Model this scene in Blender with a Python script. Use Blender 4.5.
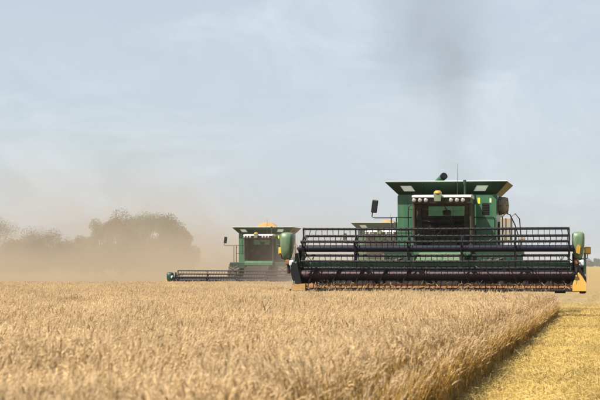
import bpy, math, random
from mathutils import Vector, Matrix

random.seed(7)
R = math.radians
sc = bpy.context.scene
for o in list(bpy.data.objects):
    bpy.data.objects.remove(o, do_unlink=True)
COL = sc.collection

# ------------------------------------------------------------------ camera
CAM_H = 1.65
F_PX = 2086.0                       # focal length in pixels of a 600 px wide frame
cam_d = bpy.data.cameras.new('camera')
cam_d.sensor_width = 36.0
cam_d.lens = F_PX / 600.0 * 36.0
cam_d.clip_start = 0.5
cam_d.clip_end = 12000
cam_d.dof.use_dof = True
cam_d.dof.focus_distance = 64.0
cam_d.dof.aperture_fstop = 6.3
cam = bpy.data.objects.new('camera', cam_d)
COL.objects.link(cam)
cam.location = (0, 0, CAM_H)
cam.rotation_euler = (R(90) + math.atan(65.0 / F_PX), 0, 0)
sc.camera = cam

# ------------------------------------------------------------------ sky and sun
SUN_EL = R(52)
SUN_AZ = R(-129)                    # compass angle from +Y towards +X: from the left, a little behind the camera
sun_dir = Vector((math.sin(SUN_AZ) * math.cos(SUN_EL), math.cos(SUN_AZ) * math.cos(SUN_EL), math.sin(SUN_EL)))
world = bpy.data.worlds.new('World')
sc.world = world
world.use_nodes = True
wn, wl = world.node_tree.nodes, world.node_tree.links
wn.clear()
w_out = wn.new('ShaderNodeOutputWorld')
w_bg = wn.new('ShaderNodeBackground')
w_bg.inputs['Strength'].default_value = 0.0665
sky = wn.new('ShaderNodeTexSky')
sky.sky_type = 'NISHITA'
sky.sun_disc = False
sky.sun_elevation = SUN_EL
sky.sun_rotation = SUN_AZ
sky.altitude = 100
sky.air_density = 1.0
sky.dust_density = 1.0
sky.ozone_density = 1.3
# thin high cloud veil: noise on the direction projected on a flat layer
tc = wn.new('ShaderNodeTexCoord')
sep = wn.new('ShaderNodeSeparateXYZ')
wl.new(tc.outputs['Generated'], sep.inputs[0])
zz = wn.new('ShaderNodeMath'); zz.operation = 'MAXIMUM'; zz.inputs[1].default_value = 0.0
wl.new(sep.outputs['Z'], zz.inputs[0])
za = wn.new('ShaderNodeMath'); za.operation = 'ADD'; za.inputs[1].default_value = 0.10
wl.new(zz.outputs[0], za.inputs[0])
dx = wn.new('ShaderNodeMath'); dx.operation = 'DIVIDE'
dy = wn.new('ShaderNodeMath'); dy.operation = 'DIVIDE'
wl.new(sep.outputs['X'], dx.inputs[0]); wl.new(za.outputs[0], dx.inputs[1])
wl.new(sep.outputs['Y'], dy.inputs[0]); wl.new(za.outputs[0], dy.inputs[1])
cmb = wn.new('ShaderNodeCombineXYZ')
wl.new(dx.outputs[0], cmb.inputs[0]); wl.new(dy.outputs[0], cmb.inputs[1])
cn = wn.new('ShaderNodeTexNoise')
cn.inputs['Scale'].default_value = 1.6
cn.inputs['Detail'].default_value = 7
cn.inputs['Roughness'].default_value = 0.55
cn.inputs['Distortion'].default_value = 0.4
mpc = wn.new('ShaderNodeMapping'); mpc.inputs['Scale'].default_value = (5.0, 5.0, 11.0); mpc.inputs['Location'].default_value = (1.3, .4, .25)
wl.new(tc.outputs['Generated'], mpc.inputs['Vector'])
wl.new(mpc.outputs[0], cn.inputs['Vector'])
cr = wn.new('ShaderNodeMapRange')
cr.inputs['From Min'].default_value = 0.42
cr.inputs['From Max'].default_value = 0.78
cr.inputs['To Min'].default_value = 0.80
cr.inputs['To Max'].default_value = 0.60
wl.new(cn.outputs['Fac'], cr.inputs['Value'])
cmix = wn.new('ShaderNodeMixRGB')
cmix.inputs['Color2'].default_value = (5.1, 5.68, 6.4, 1)
wl.new(cr.outputs[0], cmix.inputs['Fac'])
wl.new(sky.outputs[0], cmix.inputs['Color1'])
mpw = wn.new('ShaderNodeMapping'); mpw.inputs['Scale'].default_value = (7.0, 7.0, 17.0); mpw.inputs['Location'].default_value = (0.35, 0.2, 0.7)
wl.new(tc.outputs['Generated'], mpw.inputs['Vector'])
cn2 = wn.new('ShaderNodeTexNoise'); cn2.inputs['Scale'].default_value = 1.6; cn2.inputs['Detail'].default_value = 9
cn2.inputs['Roughness'].default_value = 0.6; cn2.inputs['Distortion'].default_value = 0.7
wl.new(mpw.outputs[0], cn2.inputs['Vector'])
cr2 = wn.new('ShaderNodeMapRange'); cr2.interpolation_type = 'SMOOTHSTEP'
cr2.inputs['From Min'].default_value = 0.42; cr2.inputs['From Max'].default_value = 0.72
cr2.inputs['To Max'].default_value = 0.72
wl.new(cn2.outputs['Fac'], cr2.inputs['Value'])
cmix2 = wn.new('ShaderNodeMixRGB'); cmix2.inputs['Color2'].default_value = (6.1, 6.7, 7.2, 1)
wl.new(cr2.outputs[0], cmix2.inputs['Fac']); wl.new(cmix.outputs[0], cmix2.inputs['Color1'])
wl.new(cmix2.outputs[0], w_bg.inputs['Color'])
wl.new(w_bg.outputs[0], w_out.inputs['Surface'])

sun_l = bpy.data.lights.new('sun', 'SUN')
sun_l.energy = 4.9
sun_l.angle = R(0.6)
sun_l.color = (1.0, 0.94, 0.85)
sun_o = bpy.data.objects.new('sun', sun_l)
COL.objects.link(sun_o)
sun_o.rotation_euler = sun_dir.to_track_quat('Z', 'Y').to_euler()

sc.view_settings.view_transform = 'Standard'
sc.view_settings.look = 'None'
sc.view_settings.gamma = 1
sc.view_settings.use_curve_mapping = False
sc.view_settings.exposure = 0.86
sc.cycles.max_bounces = 8
sc.cycles.diffuse_bounces = 3
sc.cycles.transparent_max_bounces = 12
sc.cycles.volume_bounces = 2
sc.cycles.volume_step_rate = 2.0
sc.cycles.volume_max_steps = 256
sc.cycles.use_denoising = True

# ------------------------------------------------------------------ layout of the place
A = math.atan(320.0 / F_PX)         # heading of the swaths against the camera axis
TA, SA, CA = math.tan(A), math.sin(A), math.cos(A)


def zt(y):                          # the field dips very gently away from the camera
    if y < 50: return 0.0
    if y < 70: return -0.0043 * (y - 50) ** 2 / 40
    if y < 200: return -0.0043 * (y - 60)
    return -0.602


# ------------------------------------------------------------------ materials
MATS = {}


def nmat(name):
    m = bpy.data.materials.new(name)
    m.use_nodes = True
    n, l = m.node_tree.nodes, m.node_tree.links
    return m, n, l, n['Principled BSDF']


def rgb(c): return (c[0], c[1], c[2], 1)


def paint(name, col, rough=0.4, metal=0.0, dust=0.25, dustcol=(0.33, 0.26, 0.17), scale=2.5, bump=0.0, spec=0.5, streak=False):
    """painted or bare metal with field dust lying on it in uneven patches"""
    m, n, l, b = nmat(name)
    tcn = n.new('ShaderNodeTexCoord')
    nz = n.new('ShaderNodeTexNoise'); nz.inputs['Scale'].default_value = scale
    nz.inputs['Detail'].default_value = 8; nz.inputs['Roughness'].default_value = 0.65
    if streak:                                              # dust run down in streaks
        mpp = n.new('ShaderNodeMapping'); mpp.inputs['Scale'].default_value = (2.6, 2.6, .55)
        l.new(tcn.outputs['Object'], mpp.inputs['Vector']); l.new(mpp.outputs[0], nz.inputs['Vector'])
    else:
        l.new(tcn.outputs['Object'], nz.inputs['Vector'])
    mr = n.new('ShaderNodeMapRange')
    mr.inputs['From Min'].default_value = 0.38; mr.inputs['From Max'].default_value = 0.72
    mr.inputs['To Min'].default_value = dust * 0.35; mr.inputs['To Max'].default_value = min(1, dust * 1.7)
    l.new(nz.outputs['Fac'], mr.inputs['Value'])
    mx = n.new('ShaderNodeMixRGB')
    mx.inputs['Color1'].default_value = rgb(col); mx.inputs['Color2'].default_value = rgb(dustcol)
    l.new(mr.outputs[0], mx.inputs['Fac'])
    l.new(mx.outputs[0], b.inputs['Base Color'])
    rr = n.new('ShaderNodeMapRange')
    rr.inputs['To Min'].default_value = rough; rr.inputs['To Max'].default_value = min(1, rough + 0.35)
    l.new(mr.outputs[0], rr.inputs['Value'])
    l.new(rr.outputs[0], b.inputs['Roughness'])
    b.inputs['Metallic'].default_value = metal
    b.inputs['Specular IOR Level'].default_value = spec
    if bump:
        bp = n.new('ShaderNodeBump'); bp.inputs['Strength'].default_value = bump; bp.inputs['Distance'].default_value = 0.01
        l.new(nz.outputs['Fac'], bp.inputs['Height']); l.new(bp.outputs[0], b.inputs['Normal'])
    MATS[name] = m
    return m


paint('green', (0.008, 0.108, 0.046), 0.30, dust=0.13, scale=1.9, streak=True)
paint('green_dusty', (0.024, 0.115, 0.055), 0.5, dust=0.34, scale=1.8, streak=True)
paint('shield_green', (0.030, 0.130, 0.058), 0.36, dust=0.34, streak=True)
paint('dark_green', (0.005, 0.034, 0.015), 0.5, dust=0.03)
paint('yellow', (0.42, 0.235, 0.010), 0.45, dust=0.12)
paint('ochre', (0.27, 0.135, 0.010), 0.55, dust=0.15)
paint('orange', (0.21, 0.085, 0.014), 0.6, dust=0.45, dustcol=(0.16, 0.075, 0.035), scale=1.7)
paint('black', (0.006, 0.006, 0.007), 0.5, dust=0.01, scale=5, spec=0.25)
paint('bat', (0.005, 0.005, 0.008), 0.36, dust=0.01, scale=4, spec=0.4)
paint('tube_navy', (0.004, 0.005, 0.014), 0.28, dust=0.01, scale=3, spec=0.4)
paint('steel', (0.046, 0.037, 0.045), 0.40, metal=0.45, dust=0.45, dustcol=(0.07, 0.03, 0.028), scale=1.6)
paint('dark_steel', (0.020, 0.018, 0.019), 0.5, metal=0.3, dust=0.15, dustcol=(0.16, 0.10, 0.06), scale=4)
paint('rubber', (0.018, 0.017, 0.016), 0.85, dust=0.35, dustcol=(0.22, 0.17, 0.11), scale=6, spec=0.2)
paint('white_paint', (0.66, 0.65, 0.60), 0.4, dust=0.18)
paint('cab_trim', (0.030, 0.022, 0.016), 0.5, dust=0.12)
paint('tan', (0.30, 0.26, 0.20), 0.6, dust=0.5)
paint('cream_sheet', (0.66, 0.68, 0.56), 0.45, dust=0.15)
paint('screen_mesh', (0.10, 0.085, 0.065), 0.8, dust=0.6, scale=9, bump=0.6)
paint('seat_cloth', (0.014, 0.011, 0.011), 0.9, dust=0.06)
paint('lens', (0.40, 0.38, 0.38), 0.18, metal=0.35, dust=0.25, scale=18)
paint('amber', (0.75, 0.42, 0.02), 0.25, dust=0.1)
paint('red_plastic', (0.30, 0.03, 0.02), 0.3, dust=0.05)
paint('decal_yellow', (0.80, 0.66, 0.05), 0.4, dust=0.08)
paint('decal_pale', (0.62, 0.72, 0.40), 0.4, dust=0.1)
paint('pale_plastic', (0.45, 0.56, 0.60), 0.4, dust=0.15)
paint('grain', (0.33, 0.19, 0.07), 0.9, dust=0.35, dustcol=(0.40, 0.26, 0.11), scale=30, bump=0.8, spec=0.2)
paint('bark', (0.05, 0.04, 0.03), 0.95, dust=0.3, dustcol=(0.13, 0.11, 0.08), scale=5, bump=0.5, spec=0.1)


def glass_mat():
    m = bpy.data.materials.new('cab_glass'); m.use_nodes = True
    n, l = m.node_tree.nodes, m.node_tree.links
    n.clear()
    out = n.new('ShaderNodeOutputMaterial'); tr = n.new('ShaderNodeBsdfTransparent')
    tr.inputs[0].default_value = (0.70, 0.74, 0.70, 1)
    gl = n.new('ShaderNodeBsdfGlossy'); gl.inputs['Roughness'].default_value = 0.06
    fr = n.new('ShaderNodeFresnel'); fr.inputs['IOR'].default_value = 1.5
    df = n.new('ShaderNodeBsdfDiffuse'); df.inputs[0].default_value = (0.40, 0.33, 0.24, 1)
    mx = n.new('ShaderNodeMixShader'); l.new(fr.outputs[0], mx.inputs[0])
    l.new(tr.outputs[0], mx.inputs[1]); l.new(gl.outputs[0], mx.inputs[2])
    nz = n.new('ShaderNodeTexNoise'); nz.inputs['Scale'].default_value = 3; nz.inputs['Detail'].default_value = 6
    mr = n.new('ShaderNodeMapRange'); mr.inputs['From Min'].default_value = .4; mr.inputs['From Max'].default_value = .75
    mr.inputs['To Min'].default_value = .0; mr.inputs['To Max'].default_value = .014
    l.new(nz.outputs['Fac'], mr.inputs['Value'])
    m2 = n.new('ShaderNodeMixShader'); l.new(mr.outputs[0], m2.inputs[0])
    l.new(mx.outputs[0], m2.inputs[1]); l.new(df.outputs[0], m2.inputs[2])
    l.new(m2.outputs[0], out.inputs['Surface'])
    MATS['cab_glass'] = m


glass_mat()


def plant_mat(name, col, trans=0.3, var=0.18, rough=0.6, spec=0.25):
    m = bpy.data.materials.new(name); m.use_nodes = True
    n, l = m.node_tree.nodes, m.node_tree.links
    b = n['Principled BSDF']
    b.inputs['Roughness'].default_value = rough
    b.inputs['Specular IOR Level'].default_value = spec
    gi = n.new('ShaderNodeNewGeometry'); oi = n.new('ShaderNodeObjectInfo')
    ad = n.new('ShaderNodeMath'); ad.operation = 'ADD'
    l.new(gi.outputs['Random Per Island'], ad.inputs[0]); l.new(oi.outputs['Random'], ad.inputs[1])
    mr = n.new('ShaderNodeMapRange'); mr.inputs['From Max'].default_value = 2
    mr.inputs['To Min'].default_value = 1 - var * 2; mr.inputs['To Max'].default_value = 1 + var * 2
    l.new(ad.outputs[0], mr.inputs['Value'])
    hs = n.new('ShaderNodeHueSaturation'); hs.inputs['Color'].default_value = rgb(col)
    l.new(mr.outputs[0], hs.inputs['Value'])
    l.new(hs.outputs[0], b.inputs['Base Color'])
    tr = n.new('ShaderNodeBsdfTranslucent'); l.new(hs.outputs[0], tr.inputs['Color'])
    mx = n.new('ShaderNodeMixShader'); mx.inputs[0].default_value = trans
    l.new(b.outputs[0], mx.inputs[1]); l.new(tr.outputs[0], mx.inputs[2])
    l.new(mx.outputs[0], n['Material Output'].inputs['Surface'])
    MATS[name] = m
    return m


plant_mat('wheat_stem', (0.38, 0.225, 0.055), 0.20, 0.22, 0.5)
plant_mat('wheat_head', (0.52, 0.362, 0.182), 0.12, 0.20)
plant_mat('wheat_awn', (0.63, 0.468, 0.27), 0.25, 0.12, 0.4)
plant_mat('stubble_straw', (0.46, 0.322, 0.098), 0.15, 0.22, 0.5)
plant_mat('tree_leaf', (0.030, 0.058, 0.032), 0.25, 0.22)
plant_mat('window_sheet', (0.80, 0.82, 0.74), 0.6, 0.0)
plant_mat('weed_leaf', (0.10, 0.085, 0.03), 0.2, 0.15)


def ground_mat():
    m, n, l, b = nmat('stubble_ground')
    tcn = n.new('ShaderNodeTexCoord')
    mp = n.new('ShaderNodeMapping'); mp.inputs['Rotation'].default_value = (0, 0, A)
    mp.inputs['Scale'].default_value = (1, 0.22, 1)
    l.new(tcn.outputs['Object'], mp.inputs['Vector'])
    n1 = n.new('ShaderNodeTexNoise'); n1.inputs['Scale'].default_value = 22; n1.inputs['Detail'].default_value = 8
    n1.inputs['Roughness'].default_value = 0.7
    l.new(mp.outputs[0], n1.inputs['Vector'])
    n2 = n.new('ShaderNodeTexNoise'); n2.inputs['Scale'].default_value = 0.35; n2.inputs['Detail'].default_value = 5
    l.new(mp.outputs[0], n2.inputs['Vector'])
    r1 = n.new('ShaderNodeValToRGB')
    r1.color_ramp.elements[0].position = 0.30; r1.color_ramp.elements[0].color = (0.15, 0.09, 0.034, 1)
    r1.color_ramp.elements[1].position = 0.66; r1.color_ramp.elements[1].color = (0.45, 0.31, 0.095, 1)
    l.new(n1.outputs['Fac'], r1.inputs[0])
    mx = n.new('ShaderNodeMixRGB'); mx.blend_type = 'MULTIPLY'
    r2 = n.new('ShaderNodeValToRGB')
    r2.color_ramp.elements[0].position = 0.3; r2.color_ramp.elements[0].color = (0.80, 0.77, 0.72, 1)
    r2.color_ramp.elements[1].position = 0.7; r2.color_ramp.elements[1].color = (1, 1, 1, 1)
    l.new(n2.outputs['Fac'], r2.inputs[0])
    mx.inputs['Fac'].default_value = 1
    l.new(r1.outputs[0], mx.inputs['Color1']); l.new(r2.outputs[0], mx.inputs['Color2'])
    l.new(mx.outputs[0], b.inputs['Base Color'])
    b.inputs['Roughness'].default_value = 0.9; b.inputs['Specular IOR Level'].default_value = 0.15
    bp = n.new('ShaderNodeBump'); bp.inputs['Strength'].default_value = 0.8; bp.inputs['Distance'].default_value = 0.05
    l.new(n1.outputs['Fac'], bp.inputs['Height']); l.new(bp.outputs[0], b.inputs['Normal'])
    MATS['ground'] = m


ground_mat()

# ------------------------------------------------------------------ mesh helpers


class MB:
    def __init__(s): s.v, s.f, s.m, s.smooth = [], [], [], []

    def add(s, vs, fs, mi=0, smooth=False):
        o = len(s.v)
        s.v.extend([tuple(v) for v in vs])
        for f in fs:
            s.f.append(tuple(i + o for i in f)); s.m.append(mi); s.smooth.append(smooth)

    def box(s, c, d, rot=None, bev=0.0):
        x, y, z = d[0] / 2, d[1] / 2, d[2] / 2
        if bev <= 0:
            vs = [Vector((i * x, j * y, k * z)) for k in (-1, 1) for j in (-1, 1) for i in (-1, 1)]
            fs = [(0, 2, 3, 1), (4, 5, 7, 6), (0, 1, 5, 4), (2, 6, 7, 3), (0, 4, 6, 2), (1, 3, 7, 5)]
        else:
            b = min(bev, x * .9, y * .9, z * .9)
            import bmesh
            bm = bmesh.new(); bmesh.ops.create_cube(bm, size=1)
            bmesh.ops.scale(bm, vec=(d[0], d[1], d[2]), verts=bm.verts)
            bmesh.ops.bevel(bm, geom=list(bm.edges), offset=b, segments=2, affect='EDGES', profile=0.5)
            bm.verts.index_update()
            vs = [v.co.copy() for v in bm.verts]; fs = [tuple(v.index for v in f.verts) for f in bm.faces]
            bm.free()
        M = Matrix.Translation(c)
        if rot: M = M @ Matrix.Rotation(rot[2], 4, 'Z') @ Matrix.Rotation(rot[1], 4, 'Y') @ Matrix.Rotation(rot[0], 4, 'X')
        s.add([M @ v for v in vs], fs)
        return s

    def prism_x(s, prof, x0, x1):
        """profile in (y, z), extruded along x"""
        n = len(prof)
        vs = [(x0, p[0], p[1]) for p in prof] + [(x1, p[0], p[1]) for p in prof]
        fs = [tuple(range(n - 1, -1, -1)), tuple(range(n, 2 * n))]
        fs += [(i, (i + 1) % n, n + (i + 1) % n, n + i) for i in range(n)]
        s.add(vs, fs); return s

    def prism_y(s, prof, y0, y1):
        """profile in (x, z), extruded along y"""
        n = len(prof)
        vs = [(p[0], y0, p[1]) for p in prof] + [(p[0], y1, p[1]) for p in prof]
        fs = [tuple(range(n)), tuple(range(2 * n - 1, n - 1, -1))]
        fs += [(i, n + i, n + (i + 1) % n, (i + 1) % n) for i in range(n)]
        s.add(vs, fs); return s

    def tube(s, path, r, n=8, cap=True, smooth=True):
        P = [Vector(p) for p in path]
        rs = r if isinstance(r, (list, tuple)) else [r] * len(P)
        vs, fs = [], []
        up = None
        for i, p in enumerate(P):
            t = (P[min(i + 1, len(P) - 1)] - P[max(i - 1, 0)]).normalized()
            if up is None:
                up = Vector((0, 0, 1)) if abs(t.z) < .9 else Vector((1, 0, 0))
            a = t.cross(up)
            if a.length < 1e-5: a = t.orthogonal()
            a.normalize(); b = a.cross(t).normalized(); up = b
            for k in range(n):
                w = 2 * math.pi * k / n
                vs.append(p + (a * math.cos(w) + b * math.sin(w)) * rs[i])
        for i in range(len(P) - 1):
            for k in range(n):
                k2 = (k + 1) % n
                fs.append((i * n + k, i * n + k2, (i + 1) * n + k2, (i + 1) * n + k))
        s.add(vs, fs, 0, smooth)
        if cap:
            m = (len(P) - 1) * n
            s.add([vs[k] for k in range(n)], [tuple(range(n - 1, -1, -1))])
            s.add([vs[m + k] for k in range(n)], [tuple(range(n))])
        return s

    def lathe(s, prof, c, axis='X', n=28, smooth=True):
        """prof: (radius, offset along axis) list, closed profile not required"""
        vs, fs = [], []
        for (r, h) in prof:
            for k in range(n):
                w = 2 * math.pi * k / n
                u, v = r * math.cos(w), r * math.sin(w)
                q = {'X': (h, u, v), 'Y': (u, h, v), 'Z': (u, v, h)}[axis]
                vs.append((q[0] + c[0], q[1] + c[1], q[2] + c[2]))
        for i in range(len(prof) - 1):
            for k in range(n):
                k2 = (k + 1) % n
                fs.append((i * n + k, (i + 1) * n + k, (i + 1) * n + k2, i * n + k2))
        s.add(vs, fs, 0, smooth); return s

    def quad(s, a, b, c, d, th=0.0):
        """panel with thickness th along its normal"""
        a, b, c, d = map(Vector, (a, b, c, d))
        if th == 0:
            s.add([a, b, c, d], [(0, 1, 2, 3)]); return s
        nrm = (b - a).cross(d - a).normalized() * th
        vs = [a, b, c, d, a + nrm, b + nrm, c + nrm, d + nrm]
        s.add(vs, [(3, 2, 1, 0), (4, 5, 6, 7), (0, 1, 5, 4), (1, 2, 6, 5), (2, 3, 7, 6), (3, 0, 4, 7)])
        return s

    def mesh(s, name, mats):
        me = bpy.data.meshes.new(name)
        me.from_pydata(s.v, [], s.f)
        for m in (mats if isinstance(mats, (list, tuple)) else [mats]): me.materials.append(MATS[m] if isinstance(m, str) else m)
        me.polygons.foreach_set('material_index', s.m)
        me.polygons.foreach_set('use_smooth', s.smooth)
        me.update()
        return me

    def build(s, name, mats, parent=None, loc=None):
        o = bpy.data.objects.new(name, s.mesh(name, mats))
        COL.objects.link(o)
        if parent is not None: o.parent = parent
        if loc is not None: o.location = loc
        return o


def tag(o, label=None, cat=None, group=None, kind=None):
    if label: o['label'] = label
    if cat: o['category'] = cat
    if group: o['group'] = group
    if kind: o['kind'] = kind
    return o


def empty(name, loc, rz=0):
    o = bpy.data.objects.new(name, None)
    COL.objects.link(o); o.location = loc; o.rotation_euler = (0, 0, rz)
    o.empty_display_size = 0.3
    return o


# ------------------------------------------------------------------ ground
g = MB()
ys = [-60, 0, 30, 50, 54, 58, 62, 66, 70, 85, 100, 120, 140, 160, 180, 200, 260, 400, 700, 1200, 2000, 3600]
xs = [-1800, -600, -200, -60, -20, 0, 20, 60, 200, 600, 1800]
for y in ys:
    for x in xs: g.v.append((x, y, zt(y)))
for j in range(len(ys) - 1):
    for i in range(len(xs) - 1):
        a = j * len(xs) + i
        g.f.append((a, a + 1, a + len(xs) + 1, a + len(xs))); g.m.append(0); g.smooth.append(True)
tag(g.build('field_ground', 'ground'), 'cut stubble field ground reaching to the horizon', 'field', kind='structure')

# ------------------------------------------------------------------ the three machines: places
HX, HY = 4.14, 64.0                 # cutter bar centre of the near machine
M1 = (HX, HY)
M2 = (-3.06, 131.0)                 # machine far off to the left
M3 = (4.36, 119.0)                  # machine hidden behind the near one


def loc_y(X, Y, M): return (X - M[0]) * SA + (Y - M[1]) * CA


# ------------------------------------------------------------------ wheat and stubble (instanced patches)
def wheat_patch(seed, n=330, size=0.82, sx=None, edge=False):
    rnd = random.Random(seed)
    v, f, mi = [], [], []

    def ring(p, t, r, k, ph):
        t = t.normalized()
        a = t.orthogonal().normalized(); b = t.cross(a)
        for q in range(k):
            w = 2 * math.pi * q / k + ph
            v.append(tuple(p + (a * math.cos(w) + b * math.sin(w)) * r))

    for i in range(n):
        x, y = rnd.uniform(-.5, .5) * (sx or size), rnd.uniform(-.5, .5) * size
        h = rnd.gauss(0.735, 0.05)
        la = rnd.gauss(0.2, 1.1)
        if edge:                                         # the cut side: stalks of all lengths, most of them short of the tops behind
            h = min(.60, max(.26, rnd.gauss(.51, .09)))
            la = rnd.uniform(0, 6.28)
        lm = (abs(rnd.gauss(0.06, 0.06)) + .015) * (.6 if edge else 1)
        lean = Vector((math.cos(la) * lm, math.sin(la) * lm, 0))

        def P(t): return Vector((x, y, 0)) + lean * (t * t * 1.6) + Vector((0, 0, h * t * (1 - 0.25 * lm * t)))
        ts = (0, .5, .8, 1.0)
        o = len(v); pts = [P(t) for t in ts]
        for j, p in enumerate(pts):
            tg = (pts[min(j + 1, 3)] - pts[max(j - 1, 0)])
            ring(p, tg, (0.0026, 0.0022, 0.0019, 0.0016)[j] * (1.5 if edge else 1), 3, 0)
        for j in range(3):
            for q in range(3):
                q2 = (q + 1) % 3
                f.append((o + j * 3 + q, o + j * 3 + q2, o + j * 3 + 3 + q2, o + j * 3 + 3 + q)); mi.append(0)
        if edge and rnd.random() < .70: continue         # broken straw without its ear
        # the head, nodding over
        hl = rnd.uniform(0.055, 0.085)
        d = (pts[3] - pts[2]).normalized()
        ld = Vector((math.cos(la), math.sin(la), 0))
        nod = (rnd.choice((0.1, 0.25, 0.4, 0.7, 1.1, 1.6)) if not edge else rnd.choice((.1, .3, .6))) * rnd.uniform(.7, 1.2)
        p = pts[3].copy(); o = len(v)
        rr = (0.0025, 0.0066, 0.006, 0.0068, 0.005, 0.001)
        for j in range(6):
            an = nod * j / 5
            dd = (d * math.cos(an) + (ld - Vector((0, 0, .75))) * math.sin(an) * .85).normalized()
            ring(p, dd, rr[j] * rnd.uniform(.9, 1.15), 4, j * .785)
            if 1 <= j <= 4:
                for s in range(2):
                    w = rnd.uniform(0, 6.28)
                    a = dd.orthogonal().normalized(); b = dd.cross(a)
                    out = a * math.cos(w) + b * math.sin(w)
                    al = rnd.uniform(.045, .08)
                    e = p + out * .006 + (dd + out * rnd.uniform(.12, .30)).normalized() * al
                    sd = dd.cross(out).normalized() * .0009
                    o2 = len(v)
                    v.extend([tuple(p + out * .006 - sd), tuple(p + out * .006 + sd), tuple(e)])
                    # awns go in after the head faces, so remember them
                    awns.append((o2, o2 + 1, o2 + 2))
            starts.append(len(v))
            p = p + dd * hl / 5
        idx = [o]
        # ring starts: first ring at o, others recorded before each next ring
        rs = [o] + starts[-6:-1]
        for j in range(5):
            for q in range(4):
                q2 = (q + 1) % 4
                f.append((rs[j] + q, rs[j] + q2, rs[j + 1] + q2, rs[j + 1] + q)); mi.append(1)
        for t in awns: f.append(t); mi.append(2)
        awns.clear(); starts.clear()
        # a dry leaf blade
        if rnd.random() < .4:
            t0 = rnd.uniform(.25, .75); p = P(t0); w = rnd.uniform(0, 6.28)
            od = Vector((math.cos(w), math.sin(w), 0)); L = rnd.uniform(.1, .22); o = len(v)
            side = Vector((-od.y, od.x, 0)) * rnd.uniform(.003, .006)
            for j in range(4):
                u = j / 3
                q = p + od * (L * u * .7) + Vector((0, 0, L * (.7 * u - 1.1 * u * u)))
                sd = side * (1 - u * .9)
                v.append(tuple(q - sd)); v.append(tuple(q + sd))
            for j in range(3):
                f.append((o + 2 * j, o + 2 * j + 1, o + 2 * j + 3, o + 2 * j + 2)); mi.append(0)
    me = bpy.data.meshes.new('wheat_tuft'); me.from_pydata(v, [], f)
    for k in ('wheat_stem', 'wheat_head', 'wheat_awn'): me.materials.append(MATS[k])
    me.polygons.foreach_set('material_index', mi)
    return me


awns, starts = [], []


def stubble_patch(seed, size=1.25):
    rnd = random.Random(seed)
    m = MB()
    rows = 10
    for r_ in range(rows):
        x0 = (r_ + .5) / rows * size - size / 2
        for k in range(34):
            x = x0 + rnd.gauss(0, .012); y = rnd.uniform(-.5, .5) * size
            h = rnd.uniform(.05, .13); lx, ly = rnd.gauss(0, .03), rnd.gauss(0, .03); r = rnd.uniform(.0018, .003)
            m.add([(x - r, y - r, 0), (x + r, y - r, 0), (x, y + r, 0), (x + lx - r, y + ly - r, h), (x + lx + r, y + ly - r, h), (x + lx, y + ly + r, h)],
                  [(0, 1, 4, 3), (1, 2, 5, 4), (2, 0, 3, 5), (3, 4, 5)])
    for k in range(430):
        x, y = rnd.uniform(-.5, .5) * size, rnd.uniform(-.5, .5) * size
        w = rnd.uniform(0, 6.28); L = rnd.uniform(.04, .17); z = abs(rnd.gauss(.02, .03)); dz = rnd.gauss(0, .03)
        d = Vector((math.cos(w) * L, math.sin(w) * L, dz)); s = Vector((-math.sin(w), math.cos(w), 0)) * rnd.uniform(.0018, .0035)
        c = Vector((x, y, z + .006 + abs(dz)))
        m.add([c - d / 2 - s, c - d / 2 + s, c + d / 2 + s, c + d / 2 - s, c - d / 2 + Vector((0, 0, .003)), c + d / 2 + Vector((0, 0, .003))],
              [(0, 4, 5, 3), (1, 2, 5, 4), (0, 3, 2, 1)])
    return m.mesh('stubble_tuft', 'stubble_straw')


def scatter(name, pts, meshes, label, cat):
    """one object: points that carry instances of the patch meshes"""
    coll = bpy.data.collections.new(name + '_tufts')
    for k, me in enumerate(meshes): coll.objects.link(bpy.data.objects.new('%s_%02d' % (name, k), me))
    me = bpy.data.meshes.new(name)
    me.from_pydata([p[0] for p in pts], [], [])
    ar = me.attributes.new('rot', 'FLOAT_VECTOR', 'POINT'); ar.data.foreach_set('vector', [c for p in pts for c in p[1]])
    asx = me.attributes.new('scl', 'FLOAT_VECTOR', 'POINT'); asx.data.foreach_set('vector', [c for p in pts for c in p[2]])
    ai = me.attributes.new('pick', 'INT', 'POINT'); ai.data.foreach_set('value', [p[3] for p in pts])
    ob = bpy.data.objects.new(name, me); COL.objects.link(ob)
    ng = bpy.data.node_groups.new(name + '_nodes', 'GeometryNodeTree')
    ng.interface.new_socket('Geometry', in_out='INPUT', socket_type='NodeSocketGeometry')
    ng.interface.new_socket('Geometry', in_out='OUTPUT', socket_type='NodeSocketGeometry')
    n, l = ng.nodes, ng.links
    gi, go = n.new('NodeGroupInput'), n.new('NodeGroupOutput')
    ci = n.new('GeometryNodeCollectionInfo'); ci.inputs[0].default_value = coll
    ci.inputs['Separate Children'].default_value = True; ci.inputs['Reset Children'].default_value = True
    ip = n.new('GeometryNodeInstanceOnPoints'); ip.inputs['Pick Instance'].default_value = True

    def na(nm, t):
        q = n.new('GeometryNodeInputNamedAttribute'); q.data_type = t; q.inputs['Name'].default_value = nm
        return next(o for o in q.outputs if o.enabled and o.name == 'Attribute')
    er = n.new('FunctionNodeEulerToRotation')
    l.new(na('rot', 'FLOAT_VECTOR'), er.inputs[0])
    l.new(gi.outputs[0], ip.inputs['Points'])
    l.new(ci.outputs[0], ip.inputs['Instance'])
    l.new(na('pick', 'INT'), ip.inputs['Instance Index'])
    l.new(er.outputs[0], ip.inputs['Rotation'])
    l.new(na('scl', 'FLOAT_VECTOR'), ip.inputs['Scale'])
    l.new(ip.outputs[0], go.inputs[0])
    md = ob.modifiers.new('scatter', 'NODES'); md.node_group = ng
    tag(ob, label, cat, kind='stuff')
    return ob


EDGE_C = -1.93


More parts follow.
